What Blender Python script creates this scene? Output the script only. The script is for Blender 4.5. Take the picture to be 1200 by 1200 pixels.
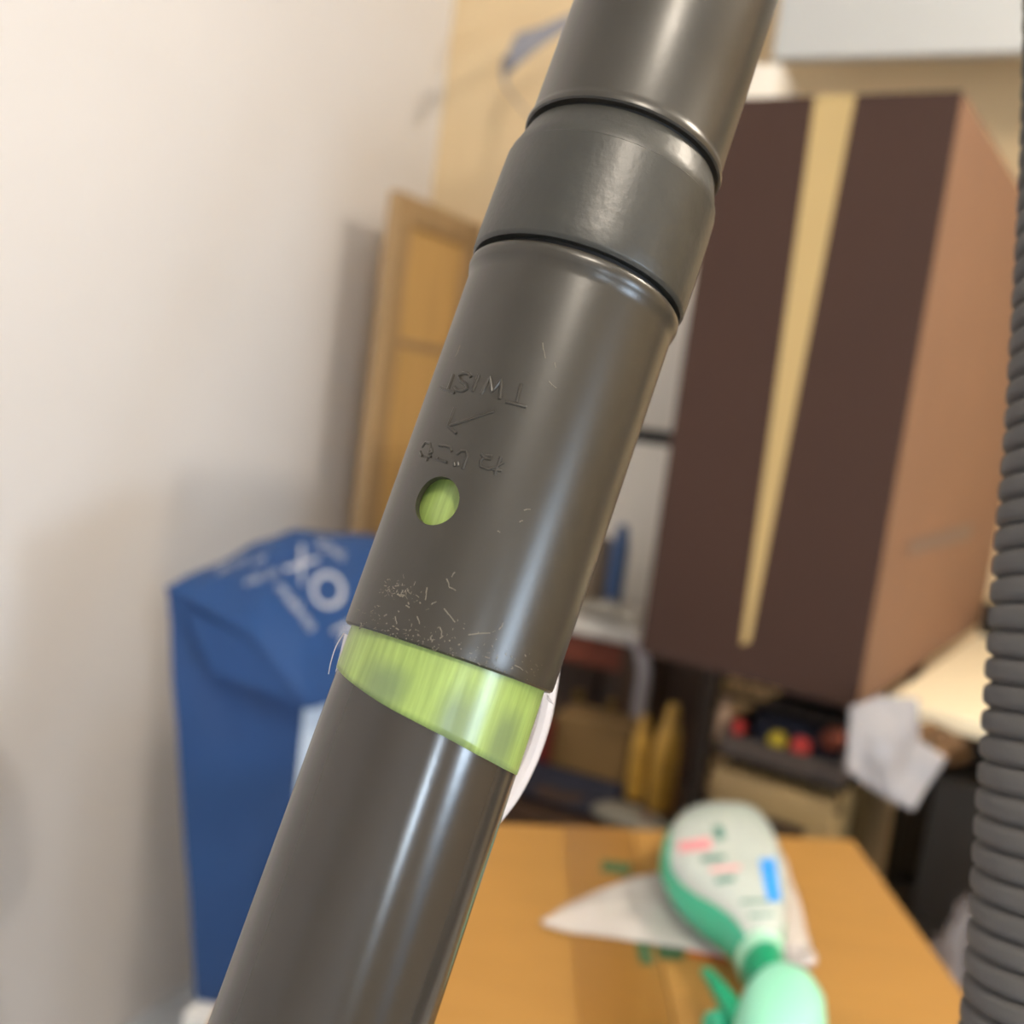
import bpy, bmesh, math, random
from mathutils import Vector as V, Matrix, noise
from mathutils.bvhtree import BVHTree
random.seed(7)
for o in list(bpy.data.objects): bpy.data.objects.remove(o)
SC = bpy.context.scene
COL = SC.collection
def srgb(r, g, b):
    f = lambda c: (c/255/12.92) if c/255 <= .04045 else ((c/255+.055)/1.055)**2.4
    return (f(r), f(g), f(b), 1)

# ------------------------------------------------------------------ camera
FPX = 1250.0
PITCH, ROLL = math.radians(6.5), math.radians(7.5)
CAM = V((0, 0, 1.15))
FW = V((0, math.cos(PITCH), -math.sin(PITCH)))
_r0, _u0 = V((1, 0, 0)), V((0, math.sin(PITCH), math.cos(PITCH)))
RT = _r0*math.cos(ROLL) + _u0*math.sin(ROLL)
UP = -_r0*math.sin(ROLL) + _u0*math.cos(ROLL)
cam = bpy.data.cameras.new('camera'); camo = bpy.data.objects.new('camera', cam); COL.objects.link(camo)
camo.matrix_world = Matrix(((RT.x, UP.x, -FW.x, CAM.x), (RT.y, UP.y, -FW.y, CAM.y), (RT.z, UP.z, -FW.z, CAM.z), (0, 0, 0, 1)))
cam.sensor_fit = 'HORIZONTAL'; cam.sensor_width = 36; cam.lens = 36*FPX/1200
cam.clip_start = .01; cam.clip_end = 50
cam.dof.use_dof = True; cam.dof.focus_distance = .201; cam.dof.aperture_fstop = cam.lens/3.5
SC.camera = camo
# ------------------------------------------------------------------ view, sky, lights
SC.view_settings.view_transform = 'Standard'; SC.view_settings.look = 'None'
SC.view_settings.exposure = 0.36; SC.view_settings.gamma = 1; SC.view_settings.use_curve_mapping = False
w = bpy.data.worlds.new('sky'); SC.world = w; w.use_nodes = True
w.node_tree.nodes['Background'].inputs[0].default_value = (.55, .75, 1.0, 1)
w.node_tree.nodes['Background'].inputs[1].default_value = 1.0
# room frame: u to the right, v into the room, turned 24 degrees
AZ = math.radians(24)
EU = V((math.cos(AZ), -math.sin(AZ), 0)); EV = V((math.sin(AZ), math.cos(AZ), 0)); EZ = V((0, 0, 1))
_k = FW + RT*((520-600)/FPX) + UP*((600-110)/FPX)          # sight line along the room corner
UR, VF, VB, ZC = 2.05, -2.6, 2.02, 2.45
UL = _k.dot(EU)*VB/_k.dot(EV)
def uv(u, v, z): return EU*u + EV*v + EZ*z
LAMP = uv(.55, -.55, 2.33)
def area(name, loc, target, sx, sy, power, col, disc=False):
    l = bpy.data.lights.new(name, 'AREA'); l.shape = 'DISK' if disc else 'RECTANGLE'
    l.size = sx; l.size_y = sy; l.energy = power; l.color = col
    o = bpy.data.objects.new(name, l); COL.objects.link(o); o.location = loc
    o.rotation_euler = (V(target)-V(loc)).to_track_quat('-Z', 'Y').to_euler()
    return o
LAMP2 = uv(.74, .98, 2.33)
for loc_, pw_, rad_ in ((LAMP, 43, .10), (LAMP2, 33, .045)):
    pl = bpy.data.lights.new('ceiling_lamp_light', 'POINT'); pl.energy = pw_; pl.color = (1, .88, .73); pl.shadow_soft_size = rad_
    plo = bpy.data.objects.new('ceiling_lamp_light', pl); COL.objects.link(plo); plo.location = loc_-EZ*.16
WINS = [(-.50, -.10, .35, 1.95), (-2.06, -1.74, .75, 1.95)]        # v0 v1 z0 z1 of the two windows in the right wall
for (a_, b_, c_, d_), pw in zip(WINS, (88, 96)):
    _wc = uv(UR+.10, (a_+b_)/2, (c_+d_)/2)
    area('window_daylight', _wc, _wc-EU, d_-c_, b_-a_, pw, (.66, .82, 1))

# ------------------------------------------------------------------ projection helpers (to measure positions once, at build time)
def ray(px, py): return FW + RT*((px-600)/FPX) + UP*((600-py)/FPX)
def at(px, py, d): return CAM + ray(px, py)*d
def on_z(px, py, z):
    r = ray(px, py); return CAM + r*((z-CAM.z)/r.z)
def on_plane(px, py, p, n):
    r = ray(px, py); return CAM + r*((p-CAM).dot(n)/r.dot(n))

# ------------------------------------------------------------------ materials
def mat(name, col, rough=.5, metal=0, var=0, vscale=8, bump=0, bscale=60, trans=0, alpha=1, sheen=0, coat=0, subsurf=0, stretch=None, spec=.5):
    m = bpy.data.materials.new(name); m.use_nodes = True
    nt = m.node_tree; N, L = nt.nodes, nt.links; b = N['Principled BSDF']
    b.inputs['Base Color'].default_value = col; b.inputs['Roughness'].default_value = rough
    b.inputs['Metallic'].default_value = metal; b.inputs['Transmission Weight'].default_value = trans
    b.inputs['Alpha'].default_value = alpha; b.inputs['Coat Weight'].default_value = coat
    b.inputs['Specular IOR Level'].default_value = spec
    tc = N.new('ShaderNodeTexCoord'); mp = N.new('ShaderNodeMapping')
    L.new(tc.outputs['Object'], mp.inputs[0])
    if stretch: mp.inputs['Scale'].default_value = stretch
    if var:
        n = N.new('ShaderNodeTexNoise'); n.inputs['Scale'].default_value = vscale; n.inputs['Detail'].default_value = 6
        L.new(mp.outputs[0], n.inputs[0])
        r = N.new('ShaderNodeValToRGB')
        r.color_ramp.elements[0].position = .3; r.color_ramp.elements[1].position = .7
        r.color_ramp.elements[0].color = [c*(1-var) for c in col[:3]]+[1]
        r.color_ramp.elements[1].color = [min(1, c*(1+var)) for c in col[:3]]+[1]
        L.new(n.outputs[0], r.inputs[0]); L.new(r.outputs[0], b.inputs['Base Color'])
    if bump:
        n = N.new('ShaderNodeTexNoise'); n.inputs['Scale'].default_value = bscale; n.inputs['Detail'].default_value = 4
        L.new(mp.outputs[0], n.inputs[0])
        bp = N.new('ShaderNodeBump'); bp.inputs['Strength'].default_value = bump; bp.inputs['Distance'].default_value = .002
        L.new(n.outputs[0], bp.inputs['Height']); L.new(bp.outputs[0], b.inputs['Normal'])
    return m
M = {}
def mk(k, *a, **kw): M[k] = mat(k, *a, **kw)
mk('wall_white', srgb(222, 219, 218), .7, var=.02, vscale=3, bump=.15, bscale=120)
mk('wall_cream', srgb(222, 198, 158), .75, var=.03, vscale=3)
mk('white_paint', srgb(222, 222, 220), .5)
mk('soffit_shaded', srgb(176, 178, 178), .6)  # white soffit; lack of lamplight is put into this grey base colour
mk('floor_vinyl', srgb(196, 202, 210), .5, var=.06, vscale=4, stretch=(1, 12, 1))
mk('wand_plastic', srgb(46, 42, 35), .32, var=.04, vscale=40, bump=.012, bscale=900)
mk('wand_gloss', srgb(46, 42, 37), .2, var=.03, vscale=40, bump=.008, bscale=400)
mk('collar_rubber', srgb(44, 43, 38), .40, var=.16, vscale=110, bump=.06, bscale=500)
mk('dark_gap', srgb(16, 15, 15), .6)
mk('scuff', srgb(104, 98, 86), .7)
mk('tape_inner', srgb(44, 92, 70), .5)
mk('hose_grey', srgb(80, 78, 77), .65, var=.06, vscale=60)
mk('white_cord', srgb(188, 182, 182), .5)
mk('carton', srgb(162, 119, 56), .62, var=.05, vscale=7, bump=.05, bscale=30, stretch=(1, 6, 1))
mk('carton_tape', srgb(146, 104, 46), .3, var=.04, vscale=20)
mk('print_green', srgb(62, 92, 58), .6)
mk('print_red', srgb(196, 92, 24), .6)
mk('film', srgb(232, 226, 222), .25, alpha=.62, bump=.5, bscale=40)
mk('bottle_green', srgb(64, 196, 158), .22, var=.04)
mk('bottle_label', srgb(188, 198, 194), .2, var=.04, vscale=30)
mk('bottle_clear', srgb(184, 196, 190), .2, var=.04)
mk('cap_green', srgb(0, 150, 108), .35)
mk('mint', srgb(150, 226, 198), .35)
mk('mint_pale', srgb(170, 222, 198), .35)
mk('print_pink', srgb(226, 150, 158), .5)
mk('print_teal', srgb(80, 130, 120), .5)
mk('print_blue', srgb(30, 148, 236), .4)
mk('box_front', srgb(58, 35, 25), .8, var=.05, vscale=5)
mk('box_side', srgb(112, 80, 58), .75, var=.05, vscale=9)
mk('box_stripe', srgb(184, 158, 106), .55, var=.03)  # cream colour of the tapering stripe on the box front
mk('side_print', srgb(96, 76, 66), .6)
mk('rack_black', srgb(44, 36, 30), .35, metal=.6)
mk('tray_grey', srgb(74, 64, 58), .5, var=.08)
mk('navy', srgb(34, 38, 56), .7, var=.15, vscale=30)
mk('ball_red', srgb(196, 62, 58), .4)
mk('ball_yellow', srgb(190, 168, 44), .4)
mk('peach', srgb(196, 164, 136), .4)
mk('rust', srgb(118, 54, 32), .6)
mk('beige', srgb(150, 126, 86), .45, var=.05)
mk('brown_dark', srgb(62, 46, 30), .4, var=.06)
mk('board_white', srgb(238, 226, 196), .45)
mk('bag_film', srgb(158, 156, 160), .4, alpha=.78, bump=.6, bscale=25)
mk('black_plastic', srgb(20, 17, 14), .45)
mk('foil', srgb(92, 66, 38), .3, metal=.6, var=.3, vscale=14)
mk('clear_wrap', srgb(150, 146, 150), .06, alpha=.4, bump=.3, bscale=50, coat=1)
mk('fridge', srgb(216, 210, 200), .35)
mk('blue_bottle', srgb(64, 94, 140), .3)
mk('vase', srgb(112, 98, 82), .5)
mk('cloth', srgb(176, 170, 158), .85, var=.5, vscale=34)
mk('strap_lilac', srgb(166, 160, 164), .7)
mk('gold_item', srgb(206, 162, 74), .3, var=.25, vscale=22)
mk('kraft', srgb(134, 106, 64), .65, var=.06)
mk('grey_pack', srgb(128, 122, 108), .45, var=.08)
mk('dark_red', srgb(110, 28, 22), .5)
mk('bench_wood', srgb(70, 48, 32), .5, var=.2, stretch=(1, 10, 1))
mk('wood_frame', srgb(164, 136, 98), .5, var=.12, vscale=6, stretch=(8, 8, 1))
mk('wood_panel', srgb(198, 160, 100), .5, var=.12, vscale=5, stretch=(9, 9, 1))
mk('bag_blue', srgb(5, 58, 112), .6, var=.06, vscale=9, bump=.06, bscale=40)
mk('bag_print', srgb(178, 182, 192), .5)
mk('label_white', srgb(206, 222, 240), .5)
mk('strap_blue', srgb(134, 136, 146), .7)
mk('brass', srgb(150, 120, 60), .3, metal=1)
# green tape: see-through film over the dark tube, with lengthwise streaks and faint dark patches (print showing through)
def tape_material():
    m = mat('green_tape', srgb(140, 164, 66), .3)
    nt = m.node_tree; N, L = nt.nodes, nt.links; b = N['Principled BSDF']
    at_ = N.new('ShaderNodeAttribute'); at_.attribute_name = 'tube'      # x = angle/pi, y = height above the cut edge (cm)
    mp = N.new('ShaderNodeMapping'); mp.inputs['Scale'].default_value = (16, .35, 1); L.new(at_.outputs['Vector'], mp.inputs[0])
    n = N.new('ShaderNodeTexNoise'); n.inputs['Scale'].default_value = 2; n.inputs['Detail'].default_value = 5; L.new(mp.outputs[0], n.inputs[0])
    r = N.new('ShaderNodeValToRGB'); e = r.color_ramp.elements
    e[0].position = .3; e[0].color = srgb(120, 140, 72); e[1].position = .72; e[1].color = srgb(142, 164, 90); L.new(n.outputs[0], r.inputs[0])
    pr = N.new('ShaderNodeAttribute'); pr.attribute_name = 'print'
    mm = N.new('ShaderNodeMath'); mm.operation = 'MULTIPLY'; mm.inputs[1].default_value = .8; L.new(pr.outputs['Fac'], mm.inputs[0])
    mx = N.new('ShaderNodeMix'); mx.data_type = 'RGBA'; L.new(mm.outputs[0], mx.inputs[0]); L.new(r.outputs[0], mx.inputs[6]); mx.inputs[7].default_value = srgb(94, 110, 78)
    L.new(mx.outputs[2], b.inputs['Base Color'])
    return m
M['tape'] = tape_material()

# ------------------------------------------------------------------ object helpers
ORG = {}
def tag(o, label, cat, group=None):
    o['label'] = label; o['category'] = cat
    if group: o['group'] = group
    return o
def thing(name, loc, label, cat, group=None):
    o = bpy.data.objects.new(name, None); COL.objects.link(o); o.location = loc; o.empty_display_size = .05
    ORG[o] = V(loc); return tag(o, label, cat, group)
def smooth(me, ang=35):
    bm = bmesh.new(); bm.from_mesh(me); a = math.radians(ang)
    for f in bm.faces: f.smooth = True
    for e in bm.edges:
        if len(e.link_faces) == 2: e.smooth = e.calc_face_angle(0) < a
    bm.to_mesh(me); bm.free()
def obj(name, vf, m, parent=None, loc=None, sm=35, fix=True):
    """one mesh object from world-space (verts, faces)"""
    vs, fs = vf
    vs = [V(v) for v in vs]
    if parent is not None: org = ORG[parent]
    elif loc is not None: org = V(loc)
    else:
        org = sum(vs, V())/len(vs); org.z = min(v.z for v in vs)
    me = bpy.data.meshes.new(name); me.from_pydata([v-org for v in vs], [], [tuple(f) for f in fs]); me.update()
    if fix:
        bm = bmesh.new(); bm.from_mesh(me); bmesh.ops.recalc_face_normals(bm, faces=bm.faces); bm.to_mesh(me); bm.free()
    if sm: smooth(me, sm)
    o = bpy.data.objects.new(name, me); COL.objects.link(o); ORG[o] = org
    for mm in (m if isinstance(m, (list, tuple)) else [m]): me.materials.append(M[mm] if isinstance(mm, str) else mm)
    if parent is not None:
        o.parent = parent
    else: o.location = org
    return o
def structure(o): o['kind'] = 'structure'; return o
def join(*parts):
    vs, fs = [], []
    for v, f in parts:
        n = len(vs); vs += list(v); fs += [tuple(i+n for i in q) for q in f]
    return vs, fs
def box(O, e1, e2, a, b, z, bev=0):
    """box in a frame: origin O, axes e1 e2 and world up; a b z are (min,max)"""
    bm = bmesh.new()
    vv = [bm.verts.new(O + e1*a[i] + e2*b[j] + EZ*z[k]) for i in (0, 1) for j in (0, 1) for k in (0, 1)]
    for q in ((0, 1, 3, 2), (4, 6, 7, 5), (0, 4, 5, 1), (2, 3, 7, 6), (0, 2, 6, 4), (1, 5, 7, 3)): bm.faces.new([vv[i] for i in q])
    bmesh.ops.recalc_face_normals(bm, faces=bm.faces)
    if bev: bmesh.ops.bevel(bm, geom=list(bm.edges), offset=bev, segments=2, affect='EDGES', profile=.5)
    bm.verts.index_update()
    r = [v.co.copy() for v in bm.verts], [[v.index for v in f.verts] for f in bm.faces]; bm.free(); return r
def tube(pts, rad, seg=10, cap=True, flat=1.0, upv=None):
    """tube along points; rad number or list"""
    pts = [V(p) for p in pts]; n = len(pts); vs, fs = [], []
    nrm = None
    for i, p in enumerate(pts):
        t = (pts[min(i+1, n-1)]-pts[max(i-1, 0)]).normalized()
        if nrm is None:
            ref = V(upv) if upv else (V((0, 0, 1)) if abs(t.z) < .9 else V((1, 0, 0)))
            nrm = (ref - t*ref.dot(t)).normalized()
        else: nrm = (nrm - t*nrm.dot(t)).normalized()
        bn = t.cross(nrm); r = rad[i] if isinstance(rad, (list, tuple)) else rad
        for k in range(seg):
            a = 2*math.pi*k/seg
            vs.append(p + nrm*(math.cos(a)*r*flat) + bn*(math.sin(a)*r))
    for i in range(n-1):
        for k in range(seg):
            fs.append((i*seg+k, i*seg+(k+1) % seg, (i+1)*seg+(k+1) % seg, (i+1)*seg+k))
    if cap: fs.append(tuple(range(seg))[::-1]); fs.append(tuple((n-1)*seg+k for k in range(seg)))
    return vs, fs
def spline(P, n=8):
    P = [V(p) for p in P]; out = []
    for i in range(len(P)-1):
        a, b, c, d = P[max(i-1, 0)], P[i], P[i+1], P[min(i+2, len(P)-1)]
        for k in range(n):
            t = k/n; out.append(.5*((2*b)+(c-a)*t+(2*a-5*b+4*c-d)*t*t+(3*b-a-3*c+d)*t**3))
    return out+[P[-1]]
def lathe_z(c, prof, seg=24):
    """turned solid about a vertical axis through c; profile (r, z)"""
    vs, fs = [], []
    for r, z in prof:
        for k in range(seg):
            a = 2*math.pi*k/seg; vs.append(V(c)+V((math.cos(a)*r, math.sin(a)*r, z)))
    for i in range(len(prof)-1):
        for k in range(seg): fs.append((i*seg+k, i*seg+(k+1) % seg, (i+1)*seg+(k+1) % seg, (i+1)*seg+k))
    fs.append(tuple(range(seg))[::-1]); fs.append(tuple((len(prof)-1)*seg+k for k in range(seg)))
    return vs, fs
def grid(fn, nu, nv):
    vs = [fn(i/nu, j/nv) for i in range(nu+1) for j in range(nv+1)]
    fs = [(i*(nv+1)+j, (i+1)*(nv+1)+j, (i+1)*(nv+1)+j+1, i*(nv+1)+j+1) for i in range(nu) for j in range(nv)]
    return vs, fs
def solid(o, t, off=0):
    md = o.modifiers.new('thickness', 'SOLIDIFY'); md.thickness = t; md.offset = off; return o
def bvh_of(vf): return BVHTree.FromPolygons([V(v) for v in vf[0]], [tuple(f) for f in vf[1]])
def hit(bvh, px, py, lift):
    r = ray(px, py).normalized(); h = bvh.ray_cast(CAM, r)
    if h[0] is None:
        h = bvh.find_nearest(CAM + r*((V(bvh.find_nearest(CAM)[0])-CAM).length))
        return V(h[0]) - r*lift
    n = h[1] if h[1].dot(r) < 0 else -h[1]
    return V(h[0]) + n*lift
def patch(bvh, q, lift, n=8, wob=0):
    """flat print lying on a surface: q = four corners"""
    (a, b, c, d) = q
    def f(s, t):
        x = (a[0]*(1-s)+b[0]*s)*(1-t)+(d[0]*(1-s)+c[0]*s)*t; y = (a[1]*(1-s)+b[1]*s)*(1-t)+(d[1]*(1-s)+c[1]*s)*t
        return hit(bvh, x, y, lift)
    return grid(f, n, n)
def text_on(bvh, s, p0, dx, dy, lift, up=True):
    """lettering as flat print on a surface; dx = one em along the line, dy = one em upwards, both measured vectors"""
    cu = bpy.data.curves.new('t', 'FONT'); cu.body = s; cu.resolution_u = 3
    o = bpy.data.objects.new('t', cu); COL.objects.link(o)
    me = bpy.data.meshes.new_from_object(o.evaluated_get(bpy.context.evaluated_depsgraph_get()))
    bpy.data.objects.remove(o); bpy.data.curves.remove(cu)
    bm = bmesh.new(); bm.from_mesh(me); bmesh.ops.triangulate(bm, faces=bm.faces)
    for _ in range(2): bmesh.ops.subdivide_edges(bm, edges=[e for e in bm.edges if e.calc_length() > .12], cuts=1, use_grid_fill=True)
    bmesh.ops.triangulate(bm, faces=bm.faces); bm.to_mesh(me); bm.free()
    vs = [hit(bvh, p0[0]+dx[0]*v.co.x+dy[0]*v.co.y, p0[1]+dx[1]*v.co.x+dy[1]*v.co.y, lift) for v in me.vertices]
    fs = [tuple(p.vertices) for p in me.polygons]
    bpy.data.meshes.remove(me); return vs, fs

# ------------------------------------------------------------------ room shell
O0 = V((0, 0, 0))
structure(obj('floor', box(O0, EU, EV, (UL-.1, UR+.1), (VF-.1, VB+.1), (-.1, 0)), 'floor_vinyl', sm=0))
structure(obj('ceiling', box(O0, EU, EV, (UL-.1, UR+.1), (VF-.1, VB+.1), (ZC, ZC+.1)), 'white_paint', sm=0))
structure(obj('wall_left', box(O0, EU, EV, (UL-.1, UL), (VF-.1, VB), (0, ZC)), 'wall_white', sm=0))
structure(obj('wall_back', box(O0, EU, EV, (UL-.1, UR+.1), (VB, VB+.1), (0, ZC)), 'wall_cream', sm=0))
structure(obj('wall_front', box(O0, EU, EV, (UL-.1, UR+.1), (VF-.1, VF), (0, ZC)), 'wall_white', sm=0))
def wallbox(v, z): return box(O0, EU, EV, (UR, UR+.1), v, z)
(a0, a1, az0, az1), (b0, b1, bz0, bz1) = WINS
structure(obj('wall_right', join(wallbox((VF, b0), (0, ZC)), wallbox((b1, a0), (0, ZC)), wallbox((a1, VB), (0, ZC)), wallbox((a0, a1), (0, az0)), wallbox((a0, a1), (az1, ZC)), wallbox((b0, b1), (0, bz0)), wallbox((b0, b1), (bz1, ZC))), 'wall_cream', sm=0))
for k, (w0, w1, z0, z1) in enumerate(WINS):
    fb = lambda v, z: box(O0, EU, EV, (UR-.02, UR+.03), v, z)
    structure(obj('window_%d' % (k+1), join(fb((w0-.05, w0), (z0-.05, z1+.05)), fb((w1, w1+.05), (z0-.05, z1+.05)), fb((w0, w1), (z0-.05, z0)), fb((w0, w1), (z1, z1+.05))), 'white_paint', sm=0))
# white soffit across the back wall, its underside above the tall brown box
sp0, sp1 = at(905, 68, 1.72), at(1200, 82, 1.55)
sd = (sp1-sp0); sd.z = 0; sd.normalize(); sn = V((-sd.y, sd.x, 0))
if sn.y < 0: sn = -sn
structure(obj('trim_1', box(V((sp0.x, sp0.y, 0)), sd, sn, (0, 1.1), (0, .03), (sp0.z, ZC-.002)), 'soffit_shaded', sm=0))

# ------------------------------------------------------------------ ceiling lamp (out of view above, lights the room)
for loc_, lab_ in ((LAMP, 'round white flush ceiling lamp behind the viewer'), (LAMP2, 'round white flush ceiling lamp to the right, near the tall brown box')):
    cl = thing('ceiling_lamp', loc_, lab_, 'lamp', 'ceiling lamps')
    obj('lamp_base', lathe_z(loc_, [(.19, .118), (.19, .02), (.17, 0), (.16, -.02)], 40), 'white_paint', cl)

# ------------------------------------------------------------------ vacuum wand
D0, D1 = .21, .236
A0 = at(525.4, 772, D0); A1 = at(793, 0, D1)
AX = (A1-A0).normalized()
TC = (CAM-A0); TC = (TC - AX*TC.dot(AX)).normalized()     # towards the viewer
TR = AX.cross(TC)
if TR.dot(RT) < 0: TR = -TR                               # to the right
def cyl(s, th, r): return A0 + AX*s + TC*(math.cos(th)*r) + TR*(math.sin(th)*r)
def s_of(y):
    x = 525.4+(793-525.4)*(772-y)/772
    n = (CAM-A0).cross(AX).normalized(); pn = AX.cross(n).normalized()
    return (on_plane(x, y, A0, pn)-A0).dot(AX)
def pix(px, py, r):
    o = CAM-A0; d = ray(px, py)
    op, dp = o-AX*o.dot(AX), d-AX*d.dot(AX)
    a, b, c = dp.dot(dp), 2*op.dot(dp), op.dot(op)-r*r
    q = b*b-4*a*c
    t = (-b-math.sqrt(max(q, 0)))/(2*a)
    p = o+d*t; return p.dot(AX), math.atan2(p.dot(TR), p.dot(TC))
def lathe(prof, seg=144, close=False):
    vs = [cyl(s, 2*math.pi*k/seg, r) for s, r in prof for k in range(seg)]; fs = []; n = len(prof)
    for i in range(n-1 + (1 if close else 0)):
        for k in range(seg): fs.append((i*seg+k, i*seg+(k+1) % seg, ((i+1) % n)*seg+(k+1) % seg, ((i+1) % n)*seg+k))
    if not close:
        fs.append(tuple(range(seg))); fs.append(tuple((n-1)*seg+k for k in range(seg)))
    return vs, fs
FLOOR_S = -((A0.z-.03)/AX.z)                               # where the wand meets the floor head
wb = A0+AX*FLOOR_S; 
wand = thing('vacuum_wand', (wb.x, wb.y, 0), 'grey-brown plastic vacuum cleaner wand with a twist-lock joint and green tape', 'vacuum wand')
R_LOW, R_SL, R_SL2, R_COL, R_UP = .0198, .02155, .0221, .0231, .0213
s_rim, s_lip0, s_lip1, s_c0, s_c1, s_cs, s_fl = 0.0, s_of(362), s_of(346), s_of(340), s_of(192), s_of(222), s_of(186)
obj('lower_tube', lathe([(FLOOR_S, R_LOW)] + [(FLOOR_S*(1-k/10), R_LOW) for k in range(1, 10)] + [(-.02, R_LOW), (.0, R_LOW), (.012, R_LOW), (.016, .0188), (.065, .0188)]), 'wand_gloss', wand)
# floor head of the wand, outside the frame
hx = V((TR.x, TR.y, 0)).normalized(); hy = V((-hx.y, hx.x, 0))
obj('floor_head', box(V((wb.x, wb.y, 0)), hx, hy, (-.13, .13), (-.05, .05), (0, .05), .012), 'wand_plastic', wand)
# sleeve: thick shell with a real round hole
N = 40
outer = [(s_rim+.0012, R_SL), ] + [(s_rim+.0012+(s_lip0-s_rim-.0012)*k/N, R_SL+(R_SL2-R_SL)*k/N) for k in range(1, N)] + [(s_lip0-.0004, R_SL2), (s_lip0+.0003, R_SL2+.0004), (s_lip0+.0016, R_SL2+.0007), (s_lip1-.0006, R_SL2+.0006), (s_lip1, R_SL2+.0001), (s_lip1+.0002, R_SL2-.0015), (s_c0+.006, R_SL2-.0016)]
inner = [(s_c0+.006, .0204), (.062, .0204), (s_rim+.002, .0203), (s_rim, R_SL-.0013), (s_rim, R_SL-.0006), (s_rim+.0004, R_SL-.0001)]
sl = obj('connector_sleeve', lathe(outer+inner, 160, close=True), 'wand_plastic', wand)
hs, hth = pix(511.5, 587, R_SL)
HR = .0047
c0 = cyl(hs, hth, .0195); c1 = cyl(hs, hth, .03); hd = (c1-c0).normalized()
cut = obj('cutter', tube([cyl(hs, hth, .018), c1], HR, 56), 'wand_plastic', sm=0)
md = sl.modifiers.new('hole', 'BOOLEAN'); md.operation = 'DIFFERENCE'; md.object = cut; md.solver = 'EXACT'
bpy.context.view_layer.update()
me2 = bpy.data.meshes.new_from_object(sl.evaluated_get(bpy.context.evaluated_depsgraph_get()))
sl.modifiers.clear(); sl.data = me2; bpy.data.objects.remove(cut); smooth(me2, 38)
# locking collar
col_prof = [(s_c0+.0002, R_COL-.003), (s_c0, R_COL-.0006), (s_c0+.0005, R_COL-.0001), (s_c0+.001, R_COL), (s_c0+.004, R_COL+.0001), (s_cs-.006, R_COL+.0001), (s_cs-.0014, R_COL), (s_cs-.0012, R_COL-.00022), (s_cs, R_COL-.0003), (s_cs+.0012, R_COL-.0008), (s_c1-.0008, R_COL-.0021), (s_c1-.0002, R_COL-.0024), (s_c1, R_COL-.003), (s_c1, R_UP-.002), (s_c0+.0002, R_UP-.002)]
lk = obj('locking_collar', lathe(col_prof, 160, close=True), 'collar_rubber', wand); lk['label'] = 'slightly darker ribless locking collar'
obj('joint_gap', lathe([(s_lip1-.002, R_SL2-.0012), (s_fl+.002, R_UP-.0013)]), 'dark_gap', wand)
S_TOP = s_of(0)+.16
g = s_c1+.0007
obj('upper_tube', lathe([(g, R_UP-.002), (g, R_UP+.0001), (g+.0003, R_UP+.0005), (g+.0011, R_UP+.0006), (g+.0018, R_UP+.0003), (g+.003, R_UP), (g+.02, R_UP), (g+.05, R_UP-.0001)] + [(g+.05+(S_TOP-g-.05)*k/4, R_UP-.0002) for k in range(1, 5)]), 'wand_plastic', wand)
# green tape with a slanting cut edge; it runs up inside the sleeve and shows through the hole
cutpx = [(397, 785), (420, 806), (440, 820), (460, 832), (485, 845), (520, 863), (560, 885), (590, 901), (604, 908)]
cp = [pix(x, y, R_LOW+.0002) for x, y in cutpx]; cp = sorted((th, s) for s, th in cp)
t_lo, t_hi = -1.5, 1.36
def cut_s(th):
    if th <= cp[0][0]: return cp[0][1]+(cp[0][0]-th)*(cp[0][1]-cp[2][1])/(cp[2][0]-cp[0][0])*.5
    for (a, sa), (b, sb) in zip(cp, cp[1:]):
        if th <= b: return sa+(sb-sa)*(th-a)/(b-a)
    return cp[-1][1]
NT, NS = 150, 44
def tape_r(s_): return .00022+(R_LOW if s_ < .012 else .0188 if s_ > .016 else R_LOW+(.0188-R_LOW)*(s_-.012)/.004)
S_T = .047
vs, fs = grid(lambda i, j: cyl(cut_s(t_lo+(t_hi-t_lo)*i)*(1-j)+S_T*j, t_lo+(t_hi-t_lo)*i, tape_r(cut_s(t_lo+(t_hi-t_lo)*i)*(1-j)+S_T*j)), NT, NS)
tp = obj('green_tape', (vs, fs), 'tape', wand, fix=False)
at_ = tp.data.attributes.new('tube', 'FLOAT_VECTOR', 'POINT')
for i in range(NT+1):
    for j in range(NS+1):
        th = t_lo+(t_hi-t_lo)*i/NT; s0 = cut_s(th)
        at_.data[i*(NS+1)+j].vector = (th/math.pi*2, (s0*(1-j/NS)+S_T*j/NS)*100, 0)
pa_ = tp.data.attributes.new('print', 'FLOAT', 'POINT')       # three blurred dark marks of the print showing through the tape
for v in tp.data.vertices:
    w_ = V(v.co)+ORG[wand]-CAM; x = 600+FPX*w_.dot(RT)/w_.dot(FW); y = 600-FPX*w_.dot(UP)/w_.dot(FW); k = 0
    for cx, cy, a, b in ((450, 802, 32, 30), (535, 846, 30, 42), (588, 868, 18, 44)):
        X, Y = (x-cx)*.945+(y-cy)*.33, -(x-cx)*.33+(y-cy)*.945
        k = max(k, min(1, max(0, 1.5-1.3*((abs(X)/a)**3+(abs(Y)/b)**3)**(1/3))))
    pa_.data[v.index].value = k
solid(tp, .00012)
tp['label'] = 'yellow-green adhesive tape with a slanting edge'
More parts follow.
